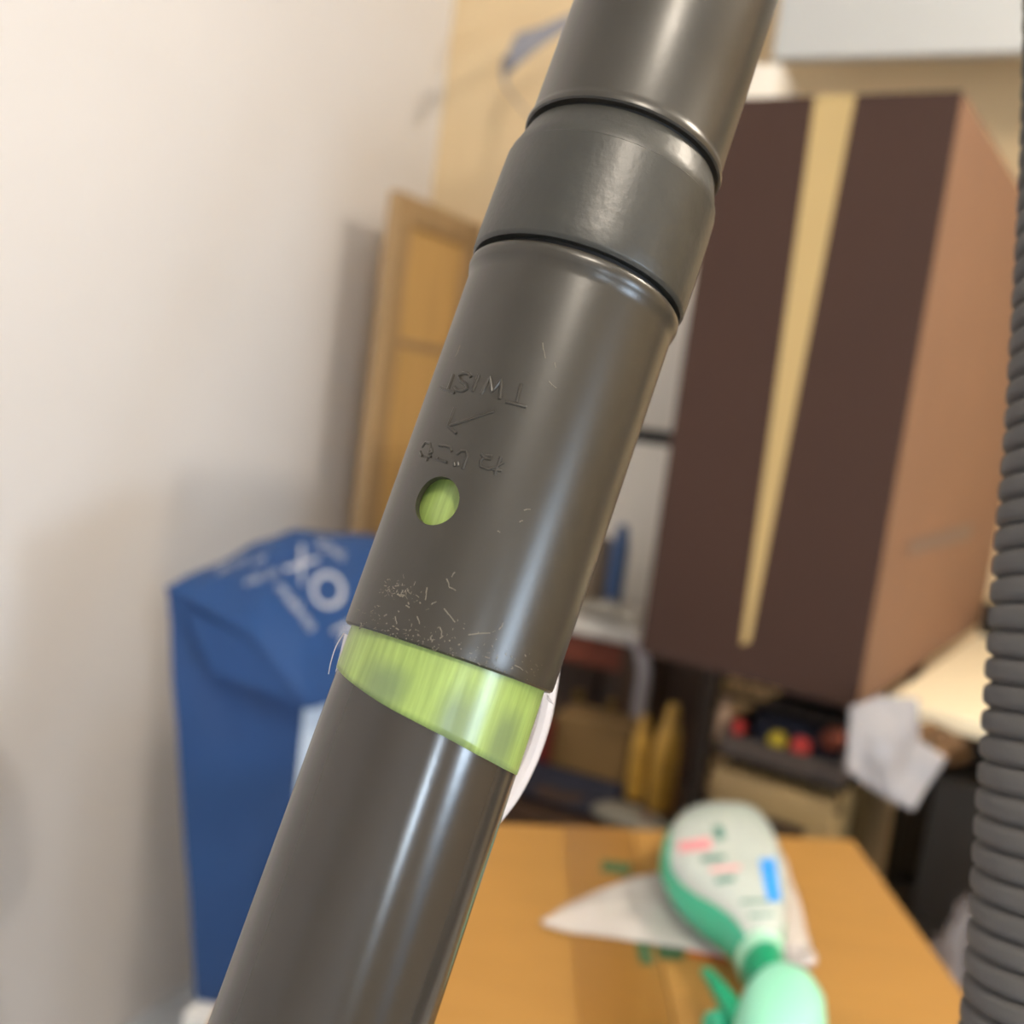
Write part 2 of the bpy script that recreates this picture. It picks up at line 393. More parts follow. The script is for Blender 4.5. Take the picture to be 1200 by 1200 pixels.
# loose fibres at both ends of the tape
for pts in ([(403, 742, 0), (394, 757, .002), (388, 775, .003), (385, 790, .003)], [(641, 815, 0), (646, 821, .001), (650, 828, .001)], [(640, 818, 0), (647, 824, .001), (651, 823, .001)]):
    obj('fibre', tube(spline([at(x, y, .212-d) for x, y, d in pts], 5), .00009, 5), 'white_cord', wand)
obj('tape_tail', grid(lambda i, j: (at(404, 742, .2125)*(1-j)+at(393, 787, .2105)*j)*(1-i)+(at(411, 746, .2085)*(1-j)+at(402, 791, .206)*j)*i, 3, 6), 'film', wand)
# white cord lying behind the lower tube
obj('cord', tube(spline([at(646, 770, .236), at(640, 812, .236), at(632, 850, .236), at(617, 892, .235), at(597, 930, .233), at(572, 962, .231), at(540, 1000, .229)], 6), .0023, 10), 'white_cord', wand)
# raised lettering (read upside down from here): TWIST, an arrow, and four kana
def stroke(pts, r=.00022, lift=0.0):
    P = []
    for (x0, y0), (x1, y1) in zip(pts, pts[1:]):
        k = max(2, int(math.hypot(x1-x0, y1-y0)/2.5))
        P += [(x0+(x1-x0)*i/k, y0+(y1-y0)*i/k) for i in range(k)]
    P.append(pts[-1]); W = []
    for x, y in P:
        s, th = pix(x, y, sl_r(y)); W.append(cyl(s, th, R_SL+(R_SL2-R_SL)*s/s_lip0+lift))
    return tube(W, r, 8)
def sl_r(y): return R_SL+.0003
def letter(strokes, r=.00034): obj('letter', join(*[stroke(p, r) for p in strokes]), 'wand_plastic', sl)
def quad_map(c, ex, ey, pts): return [(c[0]+ex[0]*(x-.5)+ey[0]*(y-.5), c[1]+ex[1]*(x-.5)+ey[1]*(y-.5)) for x, y in pts]
letter([[(611, 450), (605, 472)], [(593, 471), (617, 477)]])                                             # T
letter([[(585.5, 468), (588, 445), (577, 459), (574.5, 442), (564, 462)]])                               # W
letter([[(561.5, 439), (554, 459)]])                                                                     # I
letter([quad_map((543, 448), (-15, -3), (6, -21), [(1, .15), (.7, 0), (.3, .02), (.05, .2), (.2, .4), (.75, .58), (.95, .78), (.7, .98), (.3, 1), (0, .85)])])   # S
letter([[(532, 439), (525, 458)], [(517, 454), (533, 461)]])                                             # T
obj('arrow', join(stroke([(579, 482), (527, 499)], .00032), stroke([(533, 478), (525, 499), (535, 508)], .0003)), 'wand_plastic', sl)
kx, ky = (-25, -5), (7, -21)
K_ne = [[(.25, 0), (.25, 1)], [(.05, .28), (.4, .25), (.08, .75)], [(.25, .45), (.55, .22), (.85, .3), (.92, .6), (.8, .9), (.58, .95), (.58, .78), (.78, .78), (1, .95)]]
K_ji = [[(.3, 0), (.27, .7), (.45, .95), (.75, .9), (.95, .68)], [(.62, .1), (.72, .28)], [(.84, .04), (.95, .22)]]
K_ko = [[(.12, .12), (.88, .12), (.74, .2)], [(.05, .75), (.2, .92), (.5, .95), (.98, .88)]]
K_mu = [[(.05, .28), (.55, .25)], [(.28, 0), (.3, .55), (.18, .68), (.1, .52), (.25, .42), (.32, .7), (.45, .95), (.8, .95), (.92, .65)], [(.72, .2), (.95, .4)]]
for c, ex, k in (((575.5, 544.5), (-31, -6), K_ne), ((542, 538), (-18, -4), K_ji), ((520, 532), (-17, -5), K_ko), ((500, 529), (-15, -4), K_mu)):
    letter([quad_map(c, ex, ky, s) for s in k], .00029)
# scuffs near the rim: many tiny raised scratches, one part
sc = []
def scr(x0, y0, x1, y1, r=.00008): sc.append(stroke([(x0, y0), (x1, y1)], r, -.00003))
for q in ((500, 688, 498, 703), (523, 678, 526, 688), (526, 688, 534, 692), (533, 670, 529, 676), (505, 708, 511, 705), (520, 713, 533, 729), (462, 722, 464, 731), (549, 744, 575, 742), (585, 738, 590, 730), (488, 722, 491, 731), (515, 735, 517, 745), (604, 780, 614, 786), (636, 402, 639, 420), (643, 447, 652, 455), (650, 425, 651, 431), (540, 405, 534, 418), (614, 598, 622, 597), (609, 612, 613, 610), (583, 622, 586, 624)):
    m_x, m_y = (q[0]+q[2])/2+random.uniform(-1, 1), (q[1]+q[3])/2+random.uniform(-1, 1)
    scr(q[0], q[1], m_x, m_y, .00012); scr(m_x+.5, m_y, q[2], q[3], .00009)
def speck(x, y, l):
    a = random.uniform(0, 6.28); scr(x, y, x+math.cos(a)*l, y+math.sin(a)*l, random.choice((.00004, .00006, .00006, .0001, .00013)))
for i in range(190):
    x = random.uniform(416, 640); base = 741+(x-408)*.305
    if x > 585 and random.random() < .6: continue
    speck(x, base-9-abs(random.gauss(0, 20)), random.choice((.8, 1, 1.5, 2.5, 4)))
for i in range(60):
    t = random.random(); speck(450+38*t+random.gauss(0, 5), 688+22*t*random.random()+random.gauss(0, 5), random.choice((1, 2, 3, 5)))
so = obj('scuff_marks', join(*sc), 'scuff', sl); so['kind'] = 'stuff'

# ------------------------------------------------------------------ ribbed hose, at the right edge of the frame
HRAD = .0235
axp = []
for (x, y, d) in ((1200, -60, .305), (1199, 60, .302), (1195, 200, .298), (1187, 350, .294), (1178, 500, .290), (1168, 620, .287), (1160, 720, .284), (1153, 820, .282), (1144, 950, .279), (1136, 1070, .277), (1127, 1190, .275), (1116, 1300, .273)):
    axp.append(at(x + 8 + HRAD*FPX/d, y, d))
top = axp[0]; wt = A0+AX*S_TOP
fl = axp[-1]
_d = (axp[0]-axp[1]).normalized(); _m = (wt+AX*.12+top+_d*.20)/2+EZ*.035
path = [wt+AX*.002, wt+AX*.05, wt+AX*.10, _m, top+_d*.13, top+_d*.06] + axp + [fl+(fl-axp[-2])*1.5+V((0, -.01, 0)), fl+(fl-axp[-2])*5+V((.06, -.03, 0)), V((fl.x+.16, fl.y-.08, .30)), V((fl.x+.24, fl.y-.10, .08)), V((fl.x+.36, fl.y-.14, .026)), V((fl.x+.6, fl.y-.2, .026))]
cen = spline(path, 40)
# resample by arc length
L = [0]
for a, b in zip(cen, cen[1:]): L.append(L[-1]+(b-a).length)
pitch, sub = .0070, 10
pts, rad = [], []
i = 0; n_ = int(L[-1]/(pitch/sub))
prof = [0, .55, .88, .97, 1, 1, 1, .97, .88, .55]
for k in range(n_):
    s = k*pitch/sub
    while L[i+1] < s: i += 1
    t = (s-L[i])/(L[i+1]-L[i]); pts.append(cen[i].lerp(cen[i+1], t)); rad.append(HRAD-.0021*(1-prof[k % sub]))
hose = obj('vacuum_hose', tube(pts, rad, 40), 'hose_grey', sm=60)
tag(hose, 'ribbed grey vacuum cleaner hose hanging close by at the right edge', 'hose')

# ------------------------------------------------------------------ tall brown box on a black wire rack
BA = math.radians(32)
E1 = V((-math.cos(BA), math.sin(BA), 0)); E2 = V((math.sin(BA), math.cos(BA), 0))
NB = at(1003, 831, 1.10)
def bp(px, py, b=0.0):                 # (a, z) where a ray meets the plane b = const
    p = on_plane(px, py, NB+E2*b, E2); return (p-NB).dot(E1), p.z
def bs(px, py, a=0.0):
    p = on_plane(px, py, NB+E1*a, E1); return (p-NB).dot(E2), p.z
ZB = NB.z; BW = bp(748, 775)[0]; ZT = bp(1155, 105)[1]; BD = bs(1147, 748)[0]
OB = V((NB.x, NB.y, 0))
bc = NB+E1*BW/2+E2*BD/2
bb = thing('cardboard_box', (bc.x, bc.y, ZB), 'tall dark brown cardboard box with cream stripe and tan side on the rack', 'box')
fr = obj('front_panel', box(OB, E1, E2, (.0, BW), (0, .004), (ZB, ZT)), 'box_front', bb, sm=0); fr['label'] = 'dark chocolate brown front'
sd_ = obj('side_panel', box(OB, E1, E2, (0, .004), (.004, BD), (ZB, ZT)), 'box_side', bb, sm=0); sd_['label'] = 'lighter tan side'
obj('body', box(OB, E1, E2, (.004, BW), (.004, BD), (ZB, ZT)), 'box_front', bb, sm=0)
q = [bp(956, 109), bp(1004, 107), bp(879, 752), bp(868, 756)]
def bpt(a, z, b): return OB+E1*a+E2*b+EZ*z
vs = [bpt(a, min(max(z, ZB), ZT), -.0008) for a, z in q]+[bpt(a, min(max(z, ZB), ZT), .001) for a, z in q]
st = obj('stripe', (vs, [(0, 1, 2, 3), (4, 7, 6, 5), (0, 4, 5, 1), (1, 5, 6, 2), (2, 6, 7, 3), (3, 7, 4, 0)]), 'box_stripe', bb, sm=0); st['label'] = 'cream stripe tapering downwards'
side_bvh = bvh_of(box(OB, E1, E2, (0, .004), (0, BD), (ZB, ZT)))
obj('print_mark', patch(side_bvh, [(1066, 633), (1140, 612), (1136, 632), (1064, 652)], .0006), 'side_print', bb, sm=0)
# rack: posts, rails, zigzag truss, wire decks
rk = thing('wire_rack', OB+E1*BW*.5+E2*.2, 'black wire shelving rack under the tall brown box', 'rack')
RA0, RA1, RB0, RB1 = -.03, BW+.02, .03, .40
pa = bp(822, 880, RB0)[0]
posts = [(pa, RB0), (pa, RB1), (.02, RB1), (.02, RB0+.10)]
for a, b in posts: obj('post', lathe_z(OB+E1*a+E2*b, [(.0095, 0), (.0095, ZB-.004)], 16), 'rack_black', rk)
Z2 = bp(870, 884, RB0)[1]-.006; Z3 = .50
RA0 = .006
for z in (ZB-.005, Z2, Z3):
    for b in (RB0+.012, RB1):
        obj('rail', tube([bpt(RA0, z-.0035, b), bpt(pa, z-.0035, b)], .003, 8), 'rack_black', rk)
        obj('rail', tube([bpt(RA0, z-.028, b), bpt(pa, z-.028, b)], .003, 8), 'rack_black', rk)
    zz = []
    n = 14
    for k in range(n+1): zz.append(bpt(RA0+(pa-RA0)*k/n, z-.006 if k % 2 else z-.027, RB0+.012))
    obj('zigzag_wire', tube(zz, .0018, 6), 'rack_black', rk)
    wires = [tube([bpt(RA0+(pa-RA0)*k/24, z-.002, RB0+.01), bpt(RA0+(pa-RA0)*k/24, z-.002, RB1)], .0016, 6) for k in range(25)]
    o = obj('wire_deck', join(*wires), 'rack_black', rk); o['kind'] = 'stuff'

# grey parts tray with coloured caps, on the second deck
ta0, ta1 = max(.01, bp(1010, 900, RB0)[0]), bp(842, 865, RB0)[0]
tz = Z2+.0005
zt_ = bp(870, 866, RB0)[1]
tb0 = RB0+.005
tr = thing('parts_tray', bpt((ta0+ta1)/2, tz, tb0+.1), 'shallow grey tray holding small coloured caps on the rack below the brown box', 'tray')
obj('tray_body', join(box(OB, E1, E2, (ta0, ta1), (tb0, tb0+.006), (tz, zt_), .002), box(OB, E1, E2, (ta0, ta1), (tb0+.2, tb0+.206), (tz, zt_+.03), .002),
    box(OB, E1, E2, (ta0, ta0+.006), (tb0+.006, tb0+.2), (tz, zt_+.01)), box(OB, E1, E2, (ta1-.006, ta1), (tb0+.006, tb0+.2), (tz, zt_+.01)), box(OB, E1, E2, (ta0+.006, ta1-.006), (tb0+.006, tb0+.2), (tz, tz+.004))), 'tray_grey', tr, sm=0)
nv = obj('navy_pouch', box(OB, E1, E2, (ta0+.02, ta1-.018), (tb0+.05, tb0+.18), (tz+.0045, zt_+.018), .008), 'navy'); tag(nv, 'dark navy fabric pouch lying in the grey parts tray', 'pouch')
def cap(px, py, rpx, m, name, label, cat, d=.03):
    p = on_plane(px, py, NB+E2*(tb0+d), E2); t = (p-CAM).dot(FW); r = rpx*t/FPX
    e = [(r*.85, -r*.75), (r, -r*.5), (r, r*.35), (r*.85, r*.62), (r*.4, r*.8), (.0005, r*.85)]
    # cap lying on its side, top turned to the viewer
    vs, fs = lathe_z((0, 0, 0), e, 20); qn = (-E2).to_track_quat('Z', 'Y')
    o = obj(name, ([p+qn @ v for v in vs], fs), m); tag(o, label, cat); return o
cap(862, 853, 11, 'ball_red', 'bottle_cap', 'red round cap, left of the yellow one in the grey tray', 'cap')
cap(911, 868, 11, 'ball_yellow', 'bottle_cap', 'yellow round cap between the red ones in the grey tray', 'cap')
cap(938, 875, 11.5, 'ball_red', 'bottle_cap', 'red round cap, right of the yellow one in the grey tray', 'cap')
cap(976, 866, 14, 'rust', 'jar', 'small rust brown jar lying at the right end of the grey tray', 'jar', .05)
p_ = bp(845, 842, tb0+.02)
pe = bpt(p_[0], tz+.0045, tb0+.03)
o = obj('small_bottle', lathe_z(pe, [(.007, 0), (.008, .004), (.008, max(.02, p_[1]-tz)), (.005, p_[1]-tz+.006), (.005, p_[1]-tz+.018), (.0042, p_[1]-tz+.02)], 20), 'peach'); tag(o, 'tiny peach bottle at the left end of the grey tray', 'bottle')
# beige appliance with a dark front, below the tray
za1 = bp(830, 892, RB0)[1]; aa0 = max(.012, bp(1015, 950, RB0)[0]); aa1 = pa-.016; za0 = Z3+.0005
ap = thing('microwave_oven', bpt((aa0+aa1)/2, za0, RB0+.2), 'beige box-shaped appliance with a dark front panel on the rack, below the parts tray', 'appliance')
obj('casing', box(OB, E1, E2, (aa0, aa1), (RB0+.02, RB1-.02), (za0, za1-.006), .006), 'beige', ap)
obj('front_frame', join(box(OB, E1, E2, (aa0, aa1), (RB0+.002, RB0+.0195), (za1-.042, za1-.006), .003), box(OB, E1, E2, (aa0, aa0+.028), (RB0+.002, RB0+.0195), (za0, za1-.0425), .003), box(OB, E1, E2, (aa1-.012, aa1), (RB0+.002, RB0+.0195), (za0, za1-.0425), .003)), 'beige', ap)
obj('door', box(OB, E1, E2, (aa0+.029, aa1-.013), (RB0+.008, RB0+.0195), (za0, za1-.043), .002), 'brown_dark', ap)
# white board behind the box at the right, with a thick front edge
wa = [on_plane(x, y, V((0, 0, ZB)), EZ) for x, y in ((1030, 815), (1170, 851), (1172, 748))]
wb0 = min((wa[0]-NB).dot(E2), (wa[1]-NB).dot(E2)); wb0 = ((wa[0]-NB).dot(E2)+(wa[1]-NB).dot(E2))/2
wr = (wa[1]-NB).dot(E1); 
wbb = max((wa[2]-NB).dot(E2), wb0+.1)
bd = thing('white_table', bpt(-.2, 0, wb0+.2), 'white tabletop with thick pale edge, by the tan side of the brown box', 'table')
obj('tabletop', box(OB, E1, E2, (wr-.25, -.012), (wb0, wbb), (ZB-.019, ZB-.0003), .002), 'board_white', bd)
for a in (wr-.22, -.17):
    for b in (.37, wbb-.03): obj('leg', box(OB, E1, E2, (a-.012, a+.012), (b-.012, b+.012), (0, ZB-.019)), 'black_plastic', bd, sm=0)
obj('back_rail', box(OB, E1, E2, (wr-.25, -.012), (wbb+.0005, wbb+.02), (ZB-.1, ZB+.05)), 'black_plastic', bd, sm=0)
# thin plastic bag hanging from the table edge
up_ = [(996, 828), (1030, 816), (1076, 818), (1078, 868), (1110, 888)]
lo_ = [(990, 900), (1012, 918), (1036, 934), (1056, 944), (1068, 949)]
def lerp2(P, s):
    k = min(int(s*(len(P)-1)), len(P)-2); t = s*(len(P)-1)-k
    return tuple(a+(b-a)*t for a, b in zip(P[k], P[k+1]))
def hb(i, j):
    a, b = lerp2(up_, i), lerp2(lo_, i); x, y = a[0]+(b[0]-a[0])*j, a[1]+(b[1]-a[1])*j
    p = at(x, y, 1.06-.015*j); return p+FW*(.010*noise.noise(V((x*.03, y*.012, 0)))+.003*noise.noise(V((x*.06, y*.03, 4))))
hg = obj('plastic_bag', grid(hb, 24, 20), 'bag_film'); solid(hg, .0006)
tag(hg, 'thin whitish plastic bag hanging from the edge of the white tabletop', 'plastic bag')

# dark clutter under the table: black slatted crate and crumpled foil bag
cz = on_plane(1100, 900, NB+E2*.1, E2).z
ca1, ca0 = -.075, -.40
cr = thing('storage_crate', bpt(-.3, 0, .12), 'black slatted plastic crate standing to the right of the cardboard carton, under the white table', 'crate')
obj('crate_body', box(OB, E1, E2, (ca0, ca1), (.07, .145), (0, cz), .006), 'black_plastic', cr)
for k in range(7): obj('slat', box(OB, E1, E2, (ca0+.01, ca1-.01), (.058, .069), (.06+k*.09, .115+k*.09), .003), 'black_plastic', cr)
tw = thing('drawer_tower', bpt(-.25, 0, .25), 'black plastic drawer tower in the dark under the white table', 'drawers')
obj('tower_body', box(OB, E1, E2, (-.42, -.025), (.17, .34), (0, ZB-.03), .004), 'black_plastic', tw)
for k in range(5):
    dr = obj('drawer', box(OB, E1, E2, (-.41, -.035), (.152, .169), (.04+k*.155, .185+k*.155), .003), 'black_plastic', tw)
    obj('handle', box(OB, E1, E2, (-.28, -.17), (.146, .1515), (.13+k*.155, .145+k*.155), .002), 'black_plastic', dr)
def blob(c, sx, sy, sz, amp, fr_, sub=4, seed=0):
    bm = bmesh.new(); bmesh.ops.create_icosphere(bm, subdivisions=sub, radius=1)
    vs = []
    for v in bm.verts:
        n = v.co.normalized(); k = 1+amp*(noise.noise(n*fr_+V((seed, 0, 0)))*.8+abs(noise.noise(n*fr_*2.3+V((0, seed, 3))))*.6)
        vs.append(V(c)+V((n.x*sx*k, n.y*sy*k, n.z*sz*k)))
    bm.verts.index_update(); fs = [[v.index for v in f.verts] for f in bm.faces]; bm.free()
    return vs, fs
p = on_plane(1096, 880, NB+E2*.085, E2)
fz = cz+.001
o = obj('foil_bag', blob((p.x, p.y, fz+.026), .034, .016, .022, .35, 3.2, 4, 5), 'foil', sm=0); tag(o, 'crumpled brown foil bag on the black crate under the white table', 'bag')
p = at(1118, 1085, .97)
def sack():
    vs, fs = blob((0, 0, 0), 1, 1, 1, .30, 4.2, 5, 9); out = []
    for v in vs:
        h = (v.z+1.25)/2.5; wd = .075*(1-.45*max(0, h-.3))
        out.append(V((p.x+v.x*wd, p.y+v.y*wd*.9, max(0, h)*(p.z+.05))))
    return out, fs
o = obj('plastic_sack', sack(), 'clear_wrap', sm=0); tag(o, 'glinting crumpled clear plastic sack between the carton and the hose', 'plastic sack')

# ------------------------------------------------------------------ cardboard carton (foreground of the background) and what lies on it
ZK = .775
k0, k1, k2 = on_z(600, 965, ZK), on_z(1000, 984, ZK), on_z(1131, 1166, ZK)
KX = (k0-k1); KX.z = 0; KX.normalize(); KY = V((KX.y, -KX.x, 0))
if KY.y > 0: KY = -KY                                          # towards the viewer
OK_ = V((k1.x, k1.y, 0)); KW, KD = .50, .42
# angle of the right edge measured from the photograph
e2k = (k2-k1); e2k.z = 0; e2k.normalize()
kk = thing('cardboard_carton', OK_+KX*KW/2+e2k*KD/2, 'large tan cardboard carton with a taped top carrying the spray bottle', 'carton')
def kbox(a, b, z, bev=0): return box(OK_, KX, e2k, a, b, z, bev)
body = kbox((0, KW), (0, KD), (0, ZK-.004), .002)
obj('carton_body', body, 'carton', kk, sm=0)
for a in ((.0, .2195), (.2205, KW)): obj('flap', kbox(a, (0, KD), (ZK-.0039, ZK), .001), 'carton', kk, sm=0)
tpx = (on_z(733, 1100, ZK)-OK_).dot(KX)
obj('packing_tape', kbox((tpx-.06, tpx), (.0, KD), (ZK+.0001, ZK+.0005)), 'carton_tape', kk, sm=0)
top_bvh = bvh_of(kbox((-.2, KW), (-.1, KD+.3), (ZK-.004, ZK+.0005)))
for q in ([(742, 1098), (762, 1100), (766, 1132), (750, 1130)], [(770, 1104), (802, 1106), (800, 1126), (772, 1124)], [(706, 1008), (740, 1012), (738, 1026), (704, 1022)]):
    obj('green_print', patch(top_bvh, q, .0003, 4), 'print_green', kk, sm=0)
obj('red_print', patch(top_bvh, [(806, 1106), (868, 1116), (862, 1130), (806, 1121)], .0004, 4), 'print_red', kk, sm=0)
# crumpled white plastic film
upf = [(634, 1082), (665, 1060), (700, 1045), (740, 1030), (790, 1020), (850, 1008), (900, 998), (918, 1002)]
lof = [(636, 1085), (660, 1092), (700, 1097), (745, 1104), (800, 1112), (860, 1124), (905, 1136), (955, 1134)]
def ff(i, j):
    a, b = lerp2(upf, i), lerp2(lof, i); x, y = a[0]+(b[0]-a[0])*j, a[1]+(b[1]-a[1])*j
    return on_z(x, y, ZK+.0012) + EZ*(.0045*(1+noise.noise(V((x*.035, y*.05, 1))))*math.sin(math.pi*min(1, max(0, j*.9+.05))))
fm = obj('plastic_wrapper', grid(ff, 30, 16), 'film'); solid(fm, .0004)
tag(fm, 'crumpled white see-through plastic wrapper lying under the spray bottle', 'wrapper')
rc = on_z(937, 1121, ZK+.004)
tor = []
for k in range(25):
    a = 2*math.pi*k/24; tor.append(rc+V((math.cos(a)*.0085, math.sin(a)*.0085, .001)))
o = obj('hang_ring', tube(tor, .0035, 8, cap=False), 'white_cord', fm); 

# spray bottle lying on the carton, neck towards the viewer
ZH = .027
sec = [((838, 958), (853, 957), .004), ((812, 961), (877, 960), .016), ((790, 970), (893, 967), .022), ((776, 990), (905, 985), .026), ((773, 1012), (914, 1008), .027), ((781, 1032), (919, 1029), .027), ((797, 1052), (922, 1050), .027), ((818, 1069), (922, 1069), .026), ((838, 1084), (921, 1086), .024), ((852, 1098), (919, 1100), .022), ((860, 1110), (917, 1110), .019), ((866, 1122), (916, 1118), .017)]
def loft(sec, zc, seg=36, pw=.8):
    vs, fs = [], []
    for L_, R_, h in sec:
        a, b = on_z(L_[0], L_[1], zc), on_z(R_[0], R_[1], zc); c = (a+b)/2; hx = (b-a)/2
        for k in range(seg):
            t = 2*math.pi*k/seg; ct, st = math.cos(t), math.sin(t)
            sg = lambda v: math.copysign(abs(v)**pw, v)
            vs.append(c+hx*sg(ct)+EZ*(h*sg(st)))
    n = len(sec)
    for i in range(n-1):
        for k in range(seg): fs.append((i*seg+k, i*seg+(k+1) % seg, (i+1)*seg+(k+1) % seg, (i+1)*seg+k))
    fs.append(tuple(range(seg))); fs.append(tuple((n-1)*seg+k for k in range(seg)))
    return vs, fs
ZS = ZK+.0055+ZH
c_ = on_z(848, 1040, ZK)
sb = thing('spray_bottle', c_+EZ*.006, 'mint green trigger spray bottle with a pale printed label lying on the carton', 'spray bottle')
bodyb = loft(sec, ZS)
bo_ = obj('bottle_body', bodyb, ['bottle_clear', 'bottle_green'], sb, sm=60)
for i in range(len(sec)-1):
    wd = .17+.05*max(0, i-3) if i < 9 else 1.01      # the green back of the bottle widens into the neck
    for k in range(36):
        if abs((k+.5)/18-1) < wd: bo_.data.polygons[i*36+k].material_index = 1
bvb = bvh_of(bodyb)
Ll = [(806, 962), (790, 978), (785, 1000), (787, 1018), (797, 1034), (815, 1048), (838, 1060), (858, 1074), (872, 1092), (880, 1108)]
Rl = [(880, 962), (897, 975), (907, 992), (913, 1010), (917, 1028), (919, 1045), (919, 1062), (918, 1078), (916, 1094), (913, 1106)]
def lab(i, j):
    a, b = lerp2(Ll, i), lerp2(Rl, i); return hit(bvb, a[0]+(b[0]-a[0])*j, a[1]+(b[1]-a[1])*j, .0005)
lb = obj('label_sticker', grid(lab, 30, 18), 'bottle_label', sb, sm=60); lb['label'] = 'pale grey printed label'
for q, m in (([(795, 988), (832, 982), (834, 996), (796, 1000)], 'print_pink'), ([(834, 970), (846, 968), (850, 984), (840, 986)], 'print_teal'), ([(822, 1005), (850, 1003), (850, 1009), (822, 1011)], 'print_teal'), ([(838, 1030), (860, 1027), (862, 1033), (840, 1037)], 'print_teal'), ([(832, 1018), (868, 1015), (868, 1020), (832, 1023)], 'print_pink'), ([(868, 1056), (915, 1055), (915, 1058), (868, 1060)], 'print_teal'), ([(878, 1072), (908, 1071), (908, 1074), (878, 1076)], 'print_teal'), ([(889, 1008), (908, 1006), (915, 1056), (899, 1058)], 'print_blue')):
    obj('label_print', patch(bvb, q, .0008, 6), m, sb, sm=60)
neck = loft([((862, 1121), (918, 1117), .0175), ((865, 1132), (919, 1128), .0175)], ZS, pw=1); obj('neck_ring', neck, 'mint_pale', sb, sm=40)
clr = loft([((869, 1132), (917, 1129), .016), ((872, 1146), (921, 1143), .0165), ((877, 1166), (922, 1163), .0165)], ZS, pw=1); obj('collar', clr, 'cap_green', sb, sm=40)
hdm = loft([((893, 1153), (922, 1151), .012), ((880, 1163), (938, 1160), .019), ((867, 1177), (955, 1173), .0235), ((859, 1198), (966, 1192), .026), ((856, 1228), (968, 1222), .027), ((862, 1262), (962, 1256), .025), ((880, 1290), (940, 1285), .018)], ZS+.002, pw=.85); obj('spray_head', hdm, 'mint', sb, sm=60)
tg = [on_z(x, y, ZS+.006) for x, y in ((827, 1138), (838, 1152), (850, 1170), (864, 1190), (880, 1212))]
obj('trigger', tube(spline(tg, 5), [.0035+.0035*min(1, k/12) for k in range(21)], 14, flat=.8), 'cap_green', sb, sm=60)
obj('trigger_guard', tube(spline([on_z(x, y, ZS-.004) for x, y in ((834, 1203), (852, 1200), (874, 1206))], 4), .008, 12), 'bottle_green', sb, sm=60)

# ------------------------------------------------------------------ behind the carton: dark bench with clutter
ZN = .62
bo = on_z(700, 952, ZN); 
bn = thing('bench', V((bo.x-.05, bo.y+.1, 0)), 'dark wooden bench behind the carton, piled with clutter', 'bench')
BO = V((bo.x, bo.y, 0)); BX, BY = EU, EV
obj('bench_top', box(BO, BX, BY, (-.32, .13), (-.06, .20), (ZN-.03, ZN), .003), 'bench_wood', bn)
for a in (-.29, .10):
    for b in (-.03, .17): obj('leg', box(BO, BX, BY, (a-.015, a+.015), (b-.015, b+.015), (0, ZN-.03)), 'bench_wood', bn, sm=0)
def loc_on(px, py, b): # (u offset, z) on the plane parallel to the bench front
    p = on_plane(px, py, BO+BY*b, BY); return (p-BO).dot(BX), p.z
x0, z0_ = loc_on(652, 835, .12); x1, _ = loc_on(742, 840, .12)
o = obj('kraft_box', box(BO, BX, BY, (x0, x1), (.12, .195), (ZN+.0005, z0_), .002), 'kraft', sm=0); tag(o, 'plain kraft cardboard box behind the grey hanging strap', 'box')
x0, z0_ = loc_on(600, 832, .10); x1, _ = loc_on(651, 836, .10)
o = obj('red_book', box(BO, BX, BY, (x0, x1-.002), (.10, .115), (ZN+.0005, z0_), .001), 'dark_red', sm=0); tag(o, 'dark red folder standing left of the kraft box, beside the wand', 'folder')
for i, (px, yt, yb, wpx, b, lb_) in enumerate(((790, 826, 930, 16, .07, 'golden wrapped bottle nearest the rack post'), (757, 838, 925, 12, .085, 'smaller golden wrapped bottle left of the taller one'))):
    u, zt = loc_on(px, yt, b); d = (BO+BX*u+BY*b+EZ*zt-CAM).dot(FW); r = wpx*d/FPX; h = zt-ZN
    o = obj('wrapped_bottle', lathe_z(BO+BX*u+BY*b+EZ*(ZN+.0005), [(r*.8, 0), (r, .006), (r, h*.55), (r*.9, h*.72), (r*.55, h*.86), (r*.5, h*.95), (r*.35, h)], 24), 'gold_item'); tag(o, lb_, 'bottle', 'golden bottles on the dark bench')
x0, z0_ = loc_on(596, 925, .03); x1, _ = loc_on(720, 945, .03)
def clothf(i, j):
    a = x0+(x1-x0)*i; b = -.04+.13*j; e = math.sin(math.pi*i)**.4*math.sin(math.pi*j)**.4
    return BO+BX*a+BY*b+EZ*(ZN+.011+e*(z0_-ZN)*(.8+.35*noise.noise(V((a*22, b*22, 0)))))
o = obj('folded_cloth', grid(clothf, 24, 16), 'navy'); solid(o, .002, 1); tag(o, 'dark navy folded cloth in a heap behind the carton', 'cloth')
pk0, pk1 = loc_on(700, 925, .0), loc_on(806, 952, .0)
pv = blob((0, 0, 0), 1, 1, 1, .12, 2, 3, 2)
ml = (BX*(pk0[0]+pk1[0])/2+BO+EZ*((ZN+pk0[1])/2)); hw_, hh_ = (pk1[0]-pk0[0])/2, max(.016, (pk0[1]-ZN)/2)
pvv = [V((ml.x, ml.y, 0))+BX*(v.x*hw_*.93)+BY*(v.y*.028-.025)+EZ*max(ZN+.0005, ZN+hh_*(1+v.z*.9)-max(0, v.x)*.6*hh_*(v.z+1)*.6) for v in pv[0]]
gp = obj('refill_pack', (pvv, pv[1]), 'grey_pack', sm=60); tag(gp, 'grey soft refill pack with a dark red spot on the bench, near the rack post', 'pack')
gb = bvh_of((pvv, pv[1])); obj('red_print', patch(gb, [(756, 939), (770, 940), (770, 953), (757, 952)], .0008, 4), 'dark_red', gp, sm=0)
obj('navy_print', patch(gb, [(776, 946), (790, 949), (788, 957), (776, 956)], .0008, 4), 'navy', gp, sm=0)

